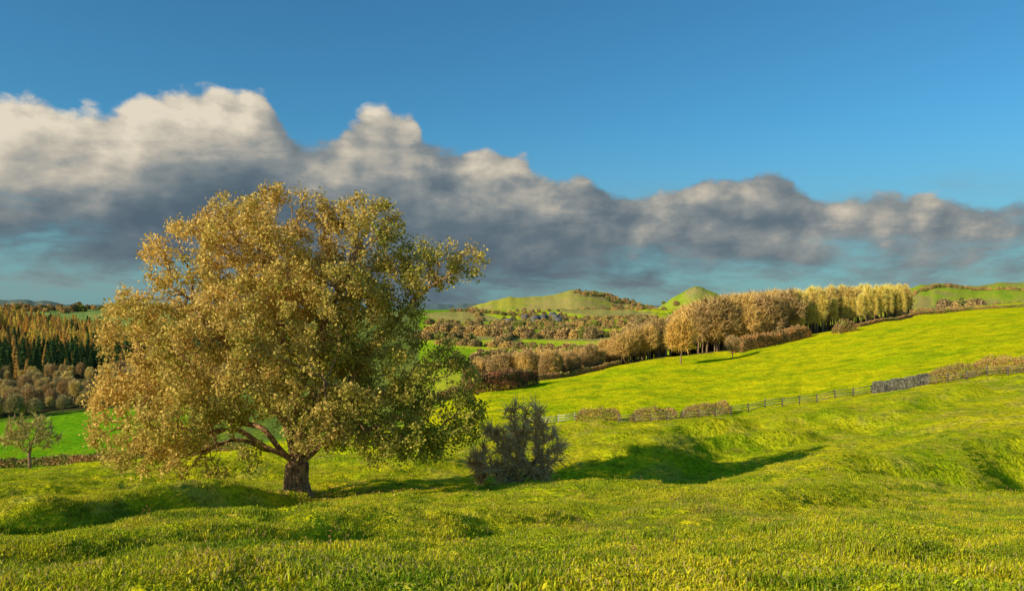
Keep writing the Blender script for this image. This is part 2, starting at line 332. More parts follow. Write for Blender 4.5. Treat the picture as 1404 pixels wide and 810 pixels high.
# ------------------------------------------------------------------ trees
def colonize(attr, pos, par, step, kill, infl, jit, maxit, g, up=0.0):
    par = list(par); cnt = {}
    P_ = np.array(pos); best = np.full(len(attr), 1e9); bi = np.zeros(len(attr), int)
    def upd(newP, off):
        nonlocal best, bi
        for s in range(0, len(newP), 600):
            q = newP[s:s+600]; d2 = ((attr**2).sum(1)[:, None]+(q**2).sum(1)[None]-2*attr@q.T)
            m = d2.argmin(1); dv = np.sqrt(np.maximum(d2[np.arange(len(attr)), m], 0)); b = dv < best
            best = np.where(b, dv, best); bi = np.where(b, m+off+s, bi)
    upd(P_, 0); allP = P_
    for it in range(maxit):
        keep = best > kill; attr = attr[keep]; best = best[keep]; bi = bi[keep]
        act = best < infl
        if not act.any(): break
        v = attr[act]-allP[bi[act]]; v /= np.linalg.norm(v, axis=1)[:, None]+1e-9
        u_, inv = np.unique(bi[act], return_inverse=True); s = np.zeros((len(u_), 3)); np.add.at(s, inv, v)
        ok = np.array([cnt.get(k, 0) < 4 for k in u_]); u_ = u_[ok]; s = s[ok]
        if not len(u_): break
        for k in u_: cnt[k] = cnt.get(k, 0)+1
        s /= np.linalg.norm(s, axis=1)[:, None]+1e-9; s += g.normal(0, jit, s.shape); s[:, 2] += up
        s /= np.linalg.norm(s, axis=1)[:, None]; nw = allP[u_]+s*step; off = len(allP); par += list(u_); allP = np.concatenate([allP, nw]); upd(nw, off)
    return allP, np.array(par)
def radii(par, r0, p, N_):
    acc = np.zeros(N_); r = np.zeros(N_); main = np.full(N_, -1); mr = np.zeros(N_)
    for k in range(N_-1, -1, -1):
        r[k] = acc[k]**(1/p) if acc[k] > 0 else r0
        if par[k] >= 0:
            acc[par[k]] += r[k]**p
            if r[k] > mr[par[k]]: mr[par[k]] = r[k]; main[par[k]] = k
    return r, main
def tubes(P_, par, r, main, sides=6):
    k = np.where(par >= 0)[0]; p = par[k]
    dirn = np.zeros_like(P_); dirn[k] = P_[k]-P_[p]
    dirn[par < 0] = (0, 0, 1); mm = main >= 0; t = dirn.copy(); t[mm] += P_[main[mm]]-P_[mm]
    t /= np.linalg.norm(t, axis=1)[:, None]+1e-9
    ref = np.array([0.93, 0.31, 0.17]); a = np.cross(t, ref); a /= np.linalg.norm(a, axis=1)[:, None]+1e-9; b = np.cross(t, a)
    th = np.arange(sides)*2*math.pi/sides; ct, sn = np.cos(th), np.sin(th)
    def ring(idx, fr, rad): return P_[idx][:, None]+rad[:, None, None]*(a[fr][:, None]*ct[None, :, None]+b[fr][:, None]*sn[None, :, None])
    ism = main[p] == k; r0_ = np.where(ism, r[p], np.minimum(r[k]*1.15, r[p])); fr = np.where(ism, p, k)
    A_ = ring(p, fr, r0_); B_ = ring(k, k, r[k]); V_ = np.concatenate([A_, B_], 1).reshape(-1, 3)
    o = np.arange(len(k))[:, None]*2*sides; s = np.arange(sides)[None]; s2 = (s+1) % sides
    return V_, np.stack([o+s, o+s2, o+sides+s2, o+sides+s], -1).reshape(-1, 4)
def flakes(P_, size, g, aspect=1.6, dirs=None):
    n_ = len(P_); a = g.normal(size=(n_, 3)) if dirs is None else dirs; a /= np.linalg.norm(a, axis=1)[:, None]+1e-9
    q = g.normal(size=(n_, 3)); b = np.cross(a, q); b /= np.linalg.norm(b, axis=1)[:, None]+1e-9
    s = (np.broadcast_to(size, n_))[:, None]; L_ = a*s*0.5*aspect**0.5; W_ = b*s*0.5/aspect**0.5
    v = np.stack([P_-L_, P_+W_-L_*0.1, P_+L_, P_-W_-L_*0.1], 1).reshape(-1, 3); k = np.arange(n_)*4
    return v, np.stack([k, k+1, k+2, k+3], 1)
def lobe_pts(lobes, dens, g, shell=0.0):
    out = []
    for (cx, cy, cz, rx, ry, rz) in lobes:
        n_ = int(dens*rx*ry*rz*4.19); q = g.normal(size=(n_, 3)); q /= np.linalg.norm(q, axis=1)[:, None]
        rad = g.random(n_)**(1/(3.0+shell)); out.append(np.array([cx, cy, cz])+q*rad[:, None]*np.array([rx, ry, rz]))
    return np.concatenate(out)
a, b = wedge(300, 9, 42); keep = fbm(a/6, b/6, 2, 61) > -0.05
scatter_ground('dry_grass_stalks', a[keep], b[keep], rng.uniform(.7, 1.3, keep.sum()), [stalks(1), stalks(2), stalks(3)])

def build_oak():
    g = np.random.default_rng(5)
    L_ = [(-1.3,-.3,12.6,4.4,4.0,3.1),(-5.0,.5,11.4,3.0,3.2,2.8),(-6.8,-.5,8.4,2.7,3.5,2.5),(-7.6,0,5.2,2.7,3.5,2.0),(-6.2,-2,3.6,3.3,3.0,1.8),(-7.5,0,3.4,2.2,2.5,1.3),
          (-3.8,-3.0,2.6,2.8,2.2,1.3),(-3.8,2.5,5.6,3.4,3.4,2.6),(-2.2,-3.5,7.6,3.6,3.2,3.0),(0.3,2.0,8.6,4.5,3.4,3.2),(2.2,-3.0,5.8,3.2,3.0,2.2),(-3.5,-4,4.8,3,2.4,1.8),
          (-1.6,-4.2,4.2,2.6,1.8,1.4),(1.6,-4.3,4.3,2.6,1.8,1.3),(4.2,-3.2,3.3,2.4,1.8,1.0),
          (1.8,-1,9.8,3.4,3.8,2.8),(5.4,.5,6.0,3.7,3.8,2.2),(7.6,-.5,4.4,2.0,2.8,1.6),(6.4,-2.0,3.5,2.5,2.4,1.2),(8.0,0,3.0,1.6,2,0.8),(3.0,3.0,4.6,3,3,1.8),(4.2,-1.5,3.7,2.6,2.6,1.1),
          (3.3,.3,13.0,2.2,3.0,2.3),(6.7,0.2,11.7,2.0,2.2,1.6),(8.3,.2,11.9,1.3,1.6,1.3),(4.8,.5,9.3,1.6,2.0,1.1),(-1,0,14.5,2.6,2.7,1.3)]
    at_ = lobe_pts(L_, 6.5, g, 1.5)
    nz = vn3(at_, 2.0, 3)*0.55+vn3(at_, 1.0, 4)*0.45; at_ = at_[(nz > 0.435)]
    pos = [np.array([0, 0, -0.4])]; par = [-1]
    for zz in (0.0, 0.35, 0.7, 1.05, 1.4, 1.7): pos.append(np.array([0.03*math.sin(zz*5), 0.02, zz])); par.append(len(pos)-2)
    top = len(pos)-1
    limbs = [(-6.5,0,5.0,.9),(-4.6,-1.5,9.5,.5),(-1.5,.5,12.5,.2),(2.6,.8,12.0,.35),(5.6,-.6,6.0,1.0),(7.2,.3,11.0,.6),(2.4,-4,6.2,.8),(-2.5,4.2,8.0,.7),(7.0,-.6,3.7,1.2),(-4.0,-3.0,2.9,1.2),(3,4,5,1.),(-6.8,-1.5,3.4,1.2)]
    for (tx, ty, tz, arch) in limbs:
        T_ = np.array([tx, ty, tz]); S_ = pos[top]; L0 = np.linalg.norm(T_-S_); C_ = S_*0.55+T_*0.45; C_[2] += arch*L0*0.22; C_[:2] = C_[:2]*0.95
        if arch < .6: C_ = S_+(T_-S_)*np.array([0.2, .2, .5])
        k = max(4, int(L0/0.42)); prev = top; ph = g.uniform(0, 6, 3)
        st_ = top if abs(tz) > 4 else top-1
        for q in range(1, k+1):
            t = q/k; b = (1-t)**2*S_+2*t*(1-t)*C_+t*t*T_; b = b+0.22*np.sin(ph+t*np.array([9, 11, 13]))*min(1, 3*t)
            pos.append(b); par.append(prev if q > 1 else st_); prev = len(pos)-1
    P_, par = colonize(at_, pos, par, 0.30, 0.42, 3.2, 0.28, 130, g)
    r, main = radii(par, 0.013, 2.18, len(P_))
    zf = P_[:, 2]; k = r[6]; sc = 0.52/k
    r = np.where(r > 0.035, r*(1+(sc-1)*np.clip((r-0.035)/0.2, 0, 1)), r)
    r[:7] = [1.15, 0.88, 0.72, 0.65, 0.61, 0.60, 0.60]
    TV, TF = tubes(P_, par, r, main, 9)
    tip = np.where((r < 0.036) & (zf > 1.2))[0]; q = P_[tip]
    dens = np.clip((vn3(q, 1.4, 8)*0.55+vn3(q, 0.7, 9)*0.45-0.34)*4.5, 0.0, 1.0)
    cnt = g.poisson(40*dens); idx = np.repeat(np.arange(len(q)), cnt)
    lp = q[idx]+g.normal(0, 0.17, (len(idx), 3))
    sz_ = g.uniform(0.09, 0.165, len(lp)); LV, LF = flakes(lp, sz_, g, 1.5)
    gold = np.clip(0.48+0.9*(vn3(lp, 2.4, 12)-0.5)+0.05*(lp[:, 2]-8)-0.05*lp[:, 0]+0.5*(vn3(lp, .8, 15)-.5)+g.normal(0, 0.2, len(lp)), 0, 1)[:, None]  # gold/green leaf mix; top-left bias also puts sunlit highlights into the colour
    c = np.array([0.42, 0.42, 0.06])*(1-gold)+np.array([0.96, 0.66, 0.20])*gold; c = np.minimum(c*g.uniform(0.6, 1.12, (len(lp), 1)), .97)
    Vm, Fm, Cm, Im = merge([(TV, [TF], (0.1, 0.1, 0.1), 0), (LV, [LF], np.repeat(c, 4, 0), 1)])
    ob = mkmesh('oak_tree', Vm, Fm, Cm, [M_bark, M_leaf], Im)
    ob.data.polygons.foreach_set('use_smooth', (Im == 0)); return ob
oak = build_oak(); oak.location = (OX, OY, float(H(OX, OY))-0.02)
gl = np.random.default_rng(77); nl = 2600; a = gl.normal(OX+.5, 3.2, nl); b = gl.normal(OY, 2.6, nl); v, f = flakes(np.stack([a, b, H(a, b)+gl.uniform(.01, .07, nl)], 1), gl.uniform(.07, .13, nl), gl, 1.5)
mkmesh('fallen_leaves', v, [f], np.repeat(np.array([.55, .32, .11])*gl.uniform(.5, 1.3, (nl, 1)), 4, 0), [M_twig])

def shrub_tree(name, lobes, stems, seed, dens, step, kill, infl, r0, p, trunk_r, twigs, tw_len, leaves, lsz, c_leaf, c_twig, sides=5, jit=0.3, link=True, tipr=0.03, up=0.05, spread=0.12, asp=22.0):
    g = np.random.default_rng(seed); at_ = lobe_pts(lobes, dens, g, 1.0); at_ = at_[at_[:, 2] > 0.15]
    pos, par = [], []
    for (sx, sy, tx, ty, tz) in stems:
        k = max(3, int(math.sqrt((tx-sx)**2+(ty-sy)**2+tz**2)/step)); prev = -1
        for q in range(k+1):
            t = q/k; pos.append(np.array([sx+(tx-sx)*t**1.3+0.1*step*math.sin(7*t+seed), sy+(ty-sy)*t**1.3, -0.3+(tz+0.3)*t])); par.append(prev); prev = len(pos)-1
    P_, par = colonize(at_, pos, par, step, kill, infl, jit, 90, g, up)
    r, main = radii(par, r0, p, len(P_)); r *= 1+(trunk_r/r.max()-1)*np.clip((r-r0*2)/(r.max()-r0*2), 0, 1)
    TV, TF = tubes(P_, par, r, main, sides)
    tip = np.where(r < tipr)[0]; parts = [(TV, [TF], np.array(c_twig)*0.8, 0)]
    if twigs:
        i_ = g.choice(tip, twigs); dv = P_[i_]-P_[np.maximum(par[i_], 0)]; dv /= np.linalg.norm(dv, axis=1)[:, None]+1e-9
        dv = dv+g.normal(0, 0.55, dv.shape); dv[:, 2] += 0.2; dv /= np.linalg.norm(dv, axis=1)[:, None]
        l = tw_len*g.uniform(0.5, 1.3, twigs); v, f = flakes(P_[i_]+dv*l[:, None]*0.5, l, g, asp, dirs=dv)
        cc = np.minimum(np.array(c_twig)*g.uniform(0.6, 1.4, (twigs, 1)), .95); parts.append((v, [f], np.repeat(cc, 4, 0), 1))
    if leaves:
        i_ = g.choice(tip, leaves); pp = P_[i_]+g.normal(0, spread, (leaves, 3)); v, f = flakes(pp, lsz*g.uniform(0.6, 1.3, leaves), g, 1.4)
        cl = np.array(c_leaf); cc = np.minimum(cl[g.integers(0, len(cl), leaves)]*g.uniform(0.6, 1.35, (leaves, 1)), .95); parts.append((v, [f], np.repeat(cc, 4, 0), 1))
    Vm, Fm, Cm, Im = merge(parts); return mkmesh(name, Vm, Fm, Cm, [M_bark2, M_twig], Im, link=link)

def place(ob, b, d, rz=0, s=1):
    x_, y_ = at(b, d); ob.location = (float(x_), float(y_), float(H(x_, y_))-0.03); ob.rotation_euler = (0, 0, rz); ob.scale = (s, s, s)
hb = shrub_tree('hawthorn_bush', [(0,0,2.3,1.5,1.5,1.6),(-1.8,0,1.5,1.2,1.3,.8),(1.7,.2,1.3,1.2,1.2,.8),(0.7,0,4.3,1.1,.8,1.0),(-0.6,-.6,1.0,2.0,1.3,.7),(2.3,0,3.3,.9,.7,.5),(-1.5,0,3.2,.7,.7,.8),(2.9,0,2.3,.6,.6,.4),(-.5,0,4.0,.6,.5,.7),(1.9,0,4.3,.5,.5,.4)],
    [(0,0,-.7,.1,1.2),(.12,.1,.5,-.1,1.4),(-.15,0,-1.2,.2,.9),(.2,-.1,1.3,.1,.9),(0,-.1,0.2,-.4,1.6),(.1,.1,1.6,0,2.0)], 25, 7, 0.17, 0.30, 1.6, 0.010, 2.3, 0.12, 4600, 0.28, 1000, 0.08,
    [(0.85,0.38,0.14),(0.66,0.48,0.14),(0.90,0.52,0.18)], (0.92, 0.54, 0.26), jit=0.55, spread=0.14, asp=22, up=0.0)
place(hb, 706, 47.5)
bt = shrub_tree('bare_ash_tree', [(0,0,4.2,2.6,2.6,1.9),(-1.8,0,3.3,1.6,1.6,1.1),(1.9,0,3.2,1.5,1.5,1.1),(0,0,5.3,1.5,1.5,.9)], [(0,0,0,0,1.3)], 23, 4, 0.28, 0.45, 3.0, 0.014, 2.3, 0.2, 2200, 0.3, 200, 0.1, [(0.6,0.52,0.12)], (0.56, 0.46, 0.16), asp=16)
place(bt, 43, 93, s=1.05)

GOLD = (0.76, 0.50, 0.16); BRN = (0.50, 0.33, 0.14)
def wood_var(seed, shape, ct, cl, nl=600, tw=2600):
    if shape == 'round': lb = [(0,0,9,4.2,4.2,4.5),(-2.4,0,7,2.6,2.6,2.5),(2.3,1,7.4,2.6,2.6,2.5),(0,-2,6,2.5,2.5,2)]; tz = 3.5
    elif shape == 'tall': lb = [(0,0,9.5,1.4,1.4,4.6),(0.3,0,7,1.2,1.2,3.5)]; tz = 5
    else: lb = [(0,0,8.5,3.2,3.2,4.5),(-1.2,1,6,2.4,2.4,2.5),(1.5,-.8,10,2,2,2.8)]; tz = 3
    return shrub_tree('w', lb, [(0,0,0.2,0,tz)], seed, 2.0, 0.6, 0.8, 5, 0.02, 2.2, 0.28, tw, 0.75, nl, 0.3, cl, ct, sides=4, link=False, tipr=0.06, jit=0.2, up=0.15, spread=0.3)
def woodvars(k):
    return [wood_var(k+1,'round',GOLD,[(0.70,0.46,0.14),(0.52,0.42,0.10)]), wood_var(k+2,'mid',GOLD,[(0.74,0.50,0.14)]), wood_var(k+3,'mid',BRN,[(0.54,0.37,0.13)]),
            wood_var(k+4,'round',BRN,[(0.42,0.36,0.10)]), wood_var(k+5,'tall',(0.88,0.66,0.17),[(0.86,0.65,0.15)]), wood_var(k+6,'tall',(0.66,0.49,0.15),[(0.72,0.53,0.14)])]
ex = [600, 650, 750, 850, 930, 1010, 1100, 1250]; ed = [215, 232, 228, 254, 266, 266, 279, 296]
n_ = 850; b = rng.uniform(640, 1246, n_); dd = np.interp(b, ex, ed)+2+rng.random(n_)**1.4*70
hh = np.interp(b, [640,700,750,820,850,900,950,1000,1090,1160,1246], [6,9,9,8.5,10,13,17,18,16,14,11])*rng.uniform(0.66, 1.1, n_)
vi = np.where(b > 1085, rng.choice([4, 5, 4, 4], n_), rng.choice([0, 1, 2, 3, 1, 2], n_))
x_, y_ = at(b, dd); s = hh/14
scatter_ground('woodland', x_, y_, s*np.where(vi > 3, 0.85, 1.0), woodvars(100), sz=s, idx=vi)
t1 = wood_var(140, 'round', (0.74,0.46,0.12), [(0.80,0.50,0.10),(0.60,0.40,0.10)], 1500, 3500); bpy.context.scene.collection.objects.link(t1); t1.name = 'field_oak_tree'; place(t1, 933, 226, 0.4, 0.95)
t2 = wood_var(141, 'round', BRN, [(0.55,0.38,0.10)], 300, 2500); bpy.context.scene.collection.objects.link(t2); t2.name = 'field_hawthorn_tree'; place(t2, 1004, 236, 1.4, 0.5)

# ------------------------------------------------------------------ bushes / hedgerows
def bush_var(seed, c):
    g = np.random.default_rng(seed); n_ = 1500; q = g.normal(size=(n_, 3)); q /= np.linalg.norm(q, axis=1)[:, None]; q[:, 2] = np.abs(q[:, 2])
    r = (0.75+0.5*vn3(q*2+9, .8, seed))*g.random(n_)**0.25; p = q*r[:, None]*np.array([1.0, 1.0, 1.5]); v, f = flakes(p, g.uniform(.12, .3, n_), g, 2.5)
    cc = np.array(c)*g.uniform(0.5, 1.3, (n_, 1)); return mkmesh('b', v, [f], np.repeat(cc, 4, 0), [M_twig], link=False)
def polyline(pts, spacing, jit):
    xs, ys = [], []
    for (a, b) in zip(pts[:-1], pts[1:]):
        x0, y0 = at(*a); x1, y1 = at(*b); L_ = math.hypot(x1-x0, y1-y0); k = max(2, int(L_/spacing)); t = rng.random(k)
        xs.append(x0+(x1-x0)*t); ys.append(y0+(y1-y0)*t)
    xs = np.concatenate(xs); ys = np.concatenate(ys); return xs+rng.normal(0, jit, len(xs)), ys+rng.normal(0, jit, len(xs))
BV = [bush_var(1, (0.58,0.38,0.15)), bush_var(2, (0.40,0.28,0.12)), bush_var(3, (0.34,0.34,0.08)), bush_var(4, (0.72,0.49,0.16))]
lines = [
 ([(600,560),(690,520),(800,480)], 5, 2), ([(590,760),(700,690),(830,640),(900,640)], 9, 6), ([(585,1000),(680,960),(790,880),(900,820)], 7, 3),
 ([(640,380),(700,420),(770,440),(850,430)], 6, 3), ([(620,1250),(760,1150),(900,1050)], 6, 3), ([(640,1500),(780,1420),(900,1300)], 8, 4),
 ([(660,1100),(640,1500)], 5, 1.5), ([(740,700),(800,1000)], 5, 1.5), ([(680,520),(700,700)], 5, 1.5), ([(860,650),(880,1000)], 7, 3), ([(620,900),(760,840),(880,760)], 4, 1.2),
 ([(560,640),(640,620)], 7, 4), ([(1240,900),(1330,860),(1404,840)], 5, 2), ([(1000,1250),(1100,1200),(1240,1150)], 12, 12), ([(1260,460),(1330,480),(1420,470)], 1.6, .6),
 ([(860,1600),(900,1450),(1010,1400)], 9, 12), ([(-100,1900),(60,2000),(250,1900),(450,1800)], 12, 10), ([(0,1500),(120,1450),(260,1500)], 12, 14), ([(-50,2600),(200,2500),(420,2600)], 14, 14),
 ([(-100,1250),(100,1300),(300,1300)], 12, 20), ([(1200,1150),(1300,1220),(1404,1180)], 5, 2), ([(800,2050),(840,2150),(880,2100)], 8, 20)]
X_, Y_, S_ = [], [], []
for pts, h, th in lines:
    a, b = polyline(pts, max(1.2, h*0.27), th); X_.append(a); Y_.append(b); S_.append(h/1.6*rng.uniform(0.5, 1.1, len(a)))
scatter_ground('hedgerow_trees', np.concatenate(X_), np.concatenate(Y_), np.concatenate(S_), BV)
X_, Y_, S_ = [], [], []
for (b0, b1, d0, d1, k, h) in ((690,780,1020,1250,80,6),(620,700,1750,1800,30,8),(1290,1345,1000,1080,60,14),(640,740,236,300,160,4),(700,850,300,360,160,5),(830,905,1700,2300,120,10)):
    b = rng.uniform(b0, b1, k); d = rng.uniform(d0, d1, k); a, c_ = at(b, d); X_.append(a); Y_.append(c_); S_.append(h/1.6*rng.uniform(.5, 1.15, k))
BV2 = [bush_var(11, (0.60,0.40,0.16)), bush_var(12, (0.42,0.29,0.14)), bush_var(13, (0.28,0.29,0.08)), bush_var(14, (0.70,0.46,0.17))]
scatter_ground('copse_trees', np.concatenate(X_), np.concatenate(Y_), np.concatenate(S_), BV2)

def conifer(seed, c, w=2.8, h=20):
    g = np.random.default_rng(seed); n_ = 1500; z_ = h*(0.1+0.9*g.random(n_)**1.35); z_ = z_+0.4*np.sin(z_*3.2); R_ = w*np.maximum(1-z_/h*0.97, 0.01)**0.8*(0.45+0.55*g.random(n_)); a = g.uniform(0, 6.28, n_)
    p = np.stack([R_*np.cos(a), R_*np.sin(a), np.clip(z_-0.2*R_, .5, h)], 1); dv = np.stack([np.cos(a), np.sin(a), np.full(n_, -0.35)], 1)+g.normal(0, .2, (n_, 3))
    v, f = flakes(p, g.uniform(.5, 1.0, n_), g, 2.6, dirs=dv); cc = np.minimum(np.array(c)*g.uniform(.55, 1.4, (n_, 1)), .95)
    th = np.arange(6)*math.pi/3; tv = np.concatenate([np.stack([.25*np.cos(th), .25*np.sin(th), 0*th-.5], 1), np.stack([.04*np.cos(th), .04*np.sin(th), 0*th+h], 1)]); s6 = np.arange(6)
    tf = np.stack([s6, (s6+1) % 6, (s6+1) % 6+6, s6+6], 1)
    Vm, Fm, Cm, Im = merge([(tv, [tf], (.1, .07, .05), 0), (v, [f], np.repeat(cc, 4, 0), 0)]); return mkmesh('c', Vm, Fm, Cm, [M_twig], link=False)
CV = [conifer(1, (0.06,0.12,0.045), 3.2), conifer(2, (0.10,0.17,0.05), 3.6), conifer(3, (0.90,0.54,0.13), 4.2, 19), conifer(4, (0.70,0.46,0.13), 4.0, 17), conifer(5, (0.92,0.66,0.14), 4.0, 18)]
n_ = 2300; b = rng.uniform(-330, 330, n_); d = np.sqrt(rng.uniform(490**2, 940**2, n_)); a, c_ = at(b, d)
lar = 1.2*fbm(a/60, c_/60, 3, 71)+np.interp(d, [490, 590, 680, 800, 930], [-.6, -.1, .45, .6, .5])+np.interp(b, [-300, 60, 200], [.15, .1, -.35])
vi = np.where(lar > 0, rng.choice([2, 3, 4, 4, 3], n_), rng.choice([0, 1, 0, 1, 1, 3], n_))
scatter_ground('conifer_plantation', a, c_, rng.uniform(.6, 1.15, n_), CV, idx=vi)
n_ = 620; b = rng.uniform(-330, 420, n_); d = rng.uniform(318, 510, n_)+np.interp(b, [0, 200], [-14, 10]); a, c_ = at(b, d)
WV2 = [wood_var(201,'round',BRN,[(0.46,0.42,0.12)]), wood_var(202,'mid',(0.60,0.46,0.18),[(0.58,0.42,0.15)]), wood_var(203,'round',(0.42,0.33,0.15),[(0.32,0.36,0.09)], 900), wood_var(204,'mid',(0.72,0.56,0.18),[(0.66,0.56,0.14)], 900)]
scatter_ground('valley_wood', a, c_, rng.uniform(.3, .8, n_), WV2)

# ------------------------------------------------------------------ clipped hedges near the fence
HC = ((0.56,0.32,0.13),(0.42,0.27,0.11),(0.34,0.31,0.08))
def hedge(name, pts, h, w, c=HC, dens=420, fs=0.16, taper=True):
    g = np.random.default_rng(len(name)*7+int(pts[0][0])+500)
    P2 = np.array([np.array(at(*p), float) for p in pts]); seg = np.linalg.norm(np.diff(P2, axis=0), axis=1); cum = np.concatenate([[0], np.cumsum(seg)]); L_ = cum[-1]
    n_ = int(L_*dens); s = g.uniform(0, L_, n_); cx = np.interp(s, cum, P2[:, 0]); cy = np.interp(s, cum, P2[:, 1])
    e = 0.3; tx = np.interp(np.minimum(s+e, L_), cum, P2[:, 0])-np.interp(np.maximum(s-e, 0), cum, P2[:, 0]); ty = np.interp(np.minimum(s+e, L_), cum, P2[:, 1])-np.interp(np.maximum(s-e, 0), cum, P2[:, 1])
    l = np.hypot(tx, ty)+1e-9; nx, ny = -ty/l, tx/l
    hv = h*(0.82+0.35*vn2(s/1.7, s*0, 5)+0.12*vn2(s/.4, s*0, 6)); endf = np.clip(np.minimum(s, L_-s)/(0.6*h), 0, 1)**0.5 if taper else 1
    hv = hv*(0.35+0.65*endf); a = g.uniform(0, math.pi, n_); rad = g.random(n_)**0.3
    ca, sa = np.cos(a), np.sin(a); qx = np.sign(ca)*np.abs(ca)**0.55*w/2*rad; qz = np.abs(sa)**0.5*hv*(0.3+0.7*rad)*g.uniform(.85, 1.04, n_)
    low = g.random(n_) < 0.35; qz = np.where(low, g.random(n_)*hv*0.9, qz); qx = np.where(low, np.sign(ca)*w/2*g.uniform(.6, 1.0, n_), qx)
    x_ = cx+nx*qx+g.normal(0, .05, n_); y_ = cy+ny*qx+g.normal(0, .05, n_); z_ = H(x_, y_)+qz
    v, f = flakes(np.stack([x_, y_, z_], 1), g.uniform(.6, 1.3, n_)*fs, g, 2.2); cl = np.array(c)
    k = np.clip((vn2(s/2.3, qz, 9)*3).astype(int), 0, len(cl)-1); cc = cl[k]*g.uniform(.55, 1.3, (n_, 1))
    return mkmesh(name, v, [f], np.repeat(cc, 4, 0), [M_twig])
fl = lambda b: float(np.interp(b, [730, 860, 1000, 1100, 1195, 1272, 1404, 1500], [121, 120, 119, 117, 113, 111, 105, 100]))
hedge('hawthorn_hedge', [(789, fl(789)), (850, fl(850))], 1.9, 1.8)
hedge('hawthorn_hedge', [(863, fl(863)), (928, fl(928))], 1.8, 1.6)
hedge('hawthorn_hedge', [(932, fl(932)), (1001, fl(1001))], 1.8, 1.7)
hedge('hawthorn_hedge', [(1273, fl(1273)), (1340, fl(1340)), (1404, fl(1404)), (1520, 98)], 2.0, 1.6, taper=False)
hedge('boundary_hedge', [(640, 186), (690, 190), (730, 204)], 4.2, 4, c=((0.46,0.19,0.10),(0.30,0.16,0.08),(0.20,0.15,0.06)), dens=700, fs=.3)
hedge('boundary_hedge', [(735, 214), (780, 233), (850, 248)], 1.6, 1.5, dens=200, fs=.3)
hedge('boundary_hedge', [(1008, 252), (1060, 262), (1105, 270)], 4.2, 5, c=((0.70,0.36,0.13),(0.50,0.28,0.11),(0.34,0.23,0.10)), dens=600, fs=.35)
hedge('boundary_hedge', [(1145, 262), (1170, 264)], 3.6, 4, dens=700, fs=.3)
hedge('boundary_hedge', [(1175, 279), (1250, 297), (1330, 306), (1404, 300), (1500, 300)], 1.3, 1.3, dens=180, fs=.25, taper=False)
hedge('valley_hedge', [(-60, 178), (80, 172), (150, 168), (240, 160), (330, 150)], 2.0, 2, dens=250, fs=.3)
hedge('valley_hedge', [(560, 180), (640, 190)], 2.5, 2, dens=250, fs=.3)

# ------------------------------------------------------------------ fences, wall
def box(c, u, v_, w_):
    c, u, v_, w_ = map(np.asarray, (c, u, v_, w_)); s = [(-1,-1,-1),(1,-1,-1),(1,1,-1),(-1,1,-1),(-1,-1,1),(1,-1,1),(1,1,1),(-1,1,1)]
    return np.array([c+a*u+b*v_+d*w_ for a, b, d in s]), np.array([[0,3,2,1],[4,5,6,7],[0,1,5,4],[1,2,6,5],[2,3,7,6],[3,0,4,7]])
def fence(name, pts, m_, sp=2.3, h=1.25, rails=(0.35, 0.72, 1.08)):
    P2 = np.array([np.array(at(*p), float) for p in pts]); seg = np.linalg.norm(np.diff(P2, axis=0), axis=1); cum = np.concatenate([[0], np.cumsum(seg)])
    k = int(cum[-1]/sp); s = np.linspace(0, cum[-1], k+1); xs = np.interp(s, cum, P2[:, 0]); ys = np.interp(s, cum, P2[:, 1]); zs = H(xs, ys, True); parts = []
    for i in range(k+1):
        hh_ = h*rng.uniform(.95, 1.1); ln = rng.normal(0, .04, 2)
        V_, F_ = box((xs[i], ys[i], zs[i]+hh_/2-.15), (.075, 0, 0), (0, .075, 0), (ln[0], ln[1], hh_/2+.15)); parts.append((V_, [F_], (.4, .4, .4), 0))
        if i < k:
            a_ = np.array([xs[i], ys[i], zs[i]]); b_ = np.array([xs[i+1], ys[i+1], zs[i+1]]); t = (b_-a_)/2
            for q in rails:
                dz = rng.normal(0, .03); V_, F_ = box((a_+b_)/2+np.array([0, -.105, q+dz]), t*1.02, (0, .025, 0), (0, 0, .05)); parts.append((V_, [F_], (.4, .4, .4), 0))
    Vm, Fm, Cm, Im = merge(parts); return mkmesh(name, Vm, Fm, Cm, [m_])
fence('wooden_fence', [(b, fl(b)) for b in (1002, 1050, 1100, 1150, 1194)], M_wood)
fence('wooden_fence', [(b, fl(b)) for b in (720, 755, 788)], M_woodw)
fence('wooden_fence', [(b, fl(b)-2.2) for b in (848, 875, 935, 1002)], M_wood)
fence('wooden_fence', [(b, fl(b)-1.6) for b in (1272, 1340, 1404, 1500)], M_wood)
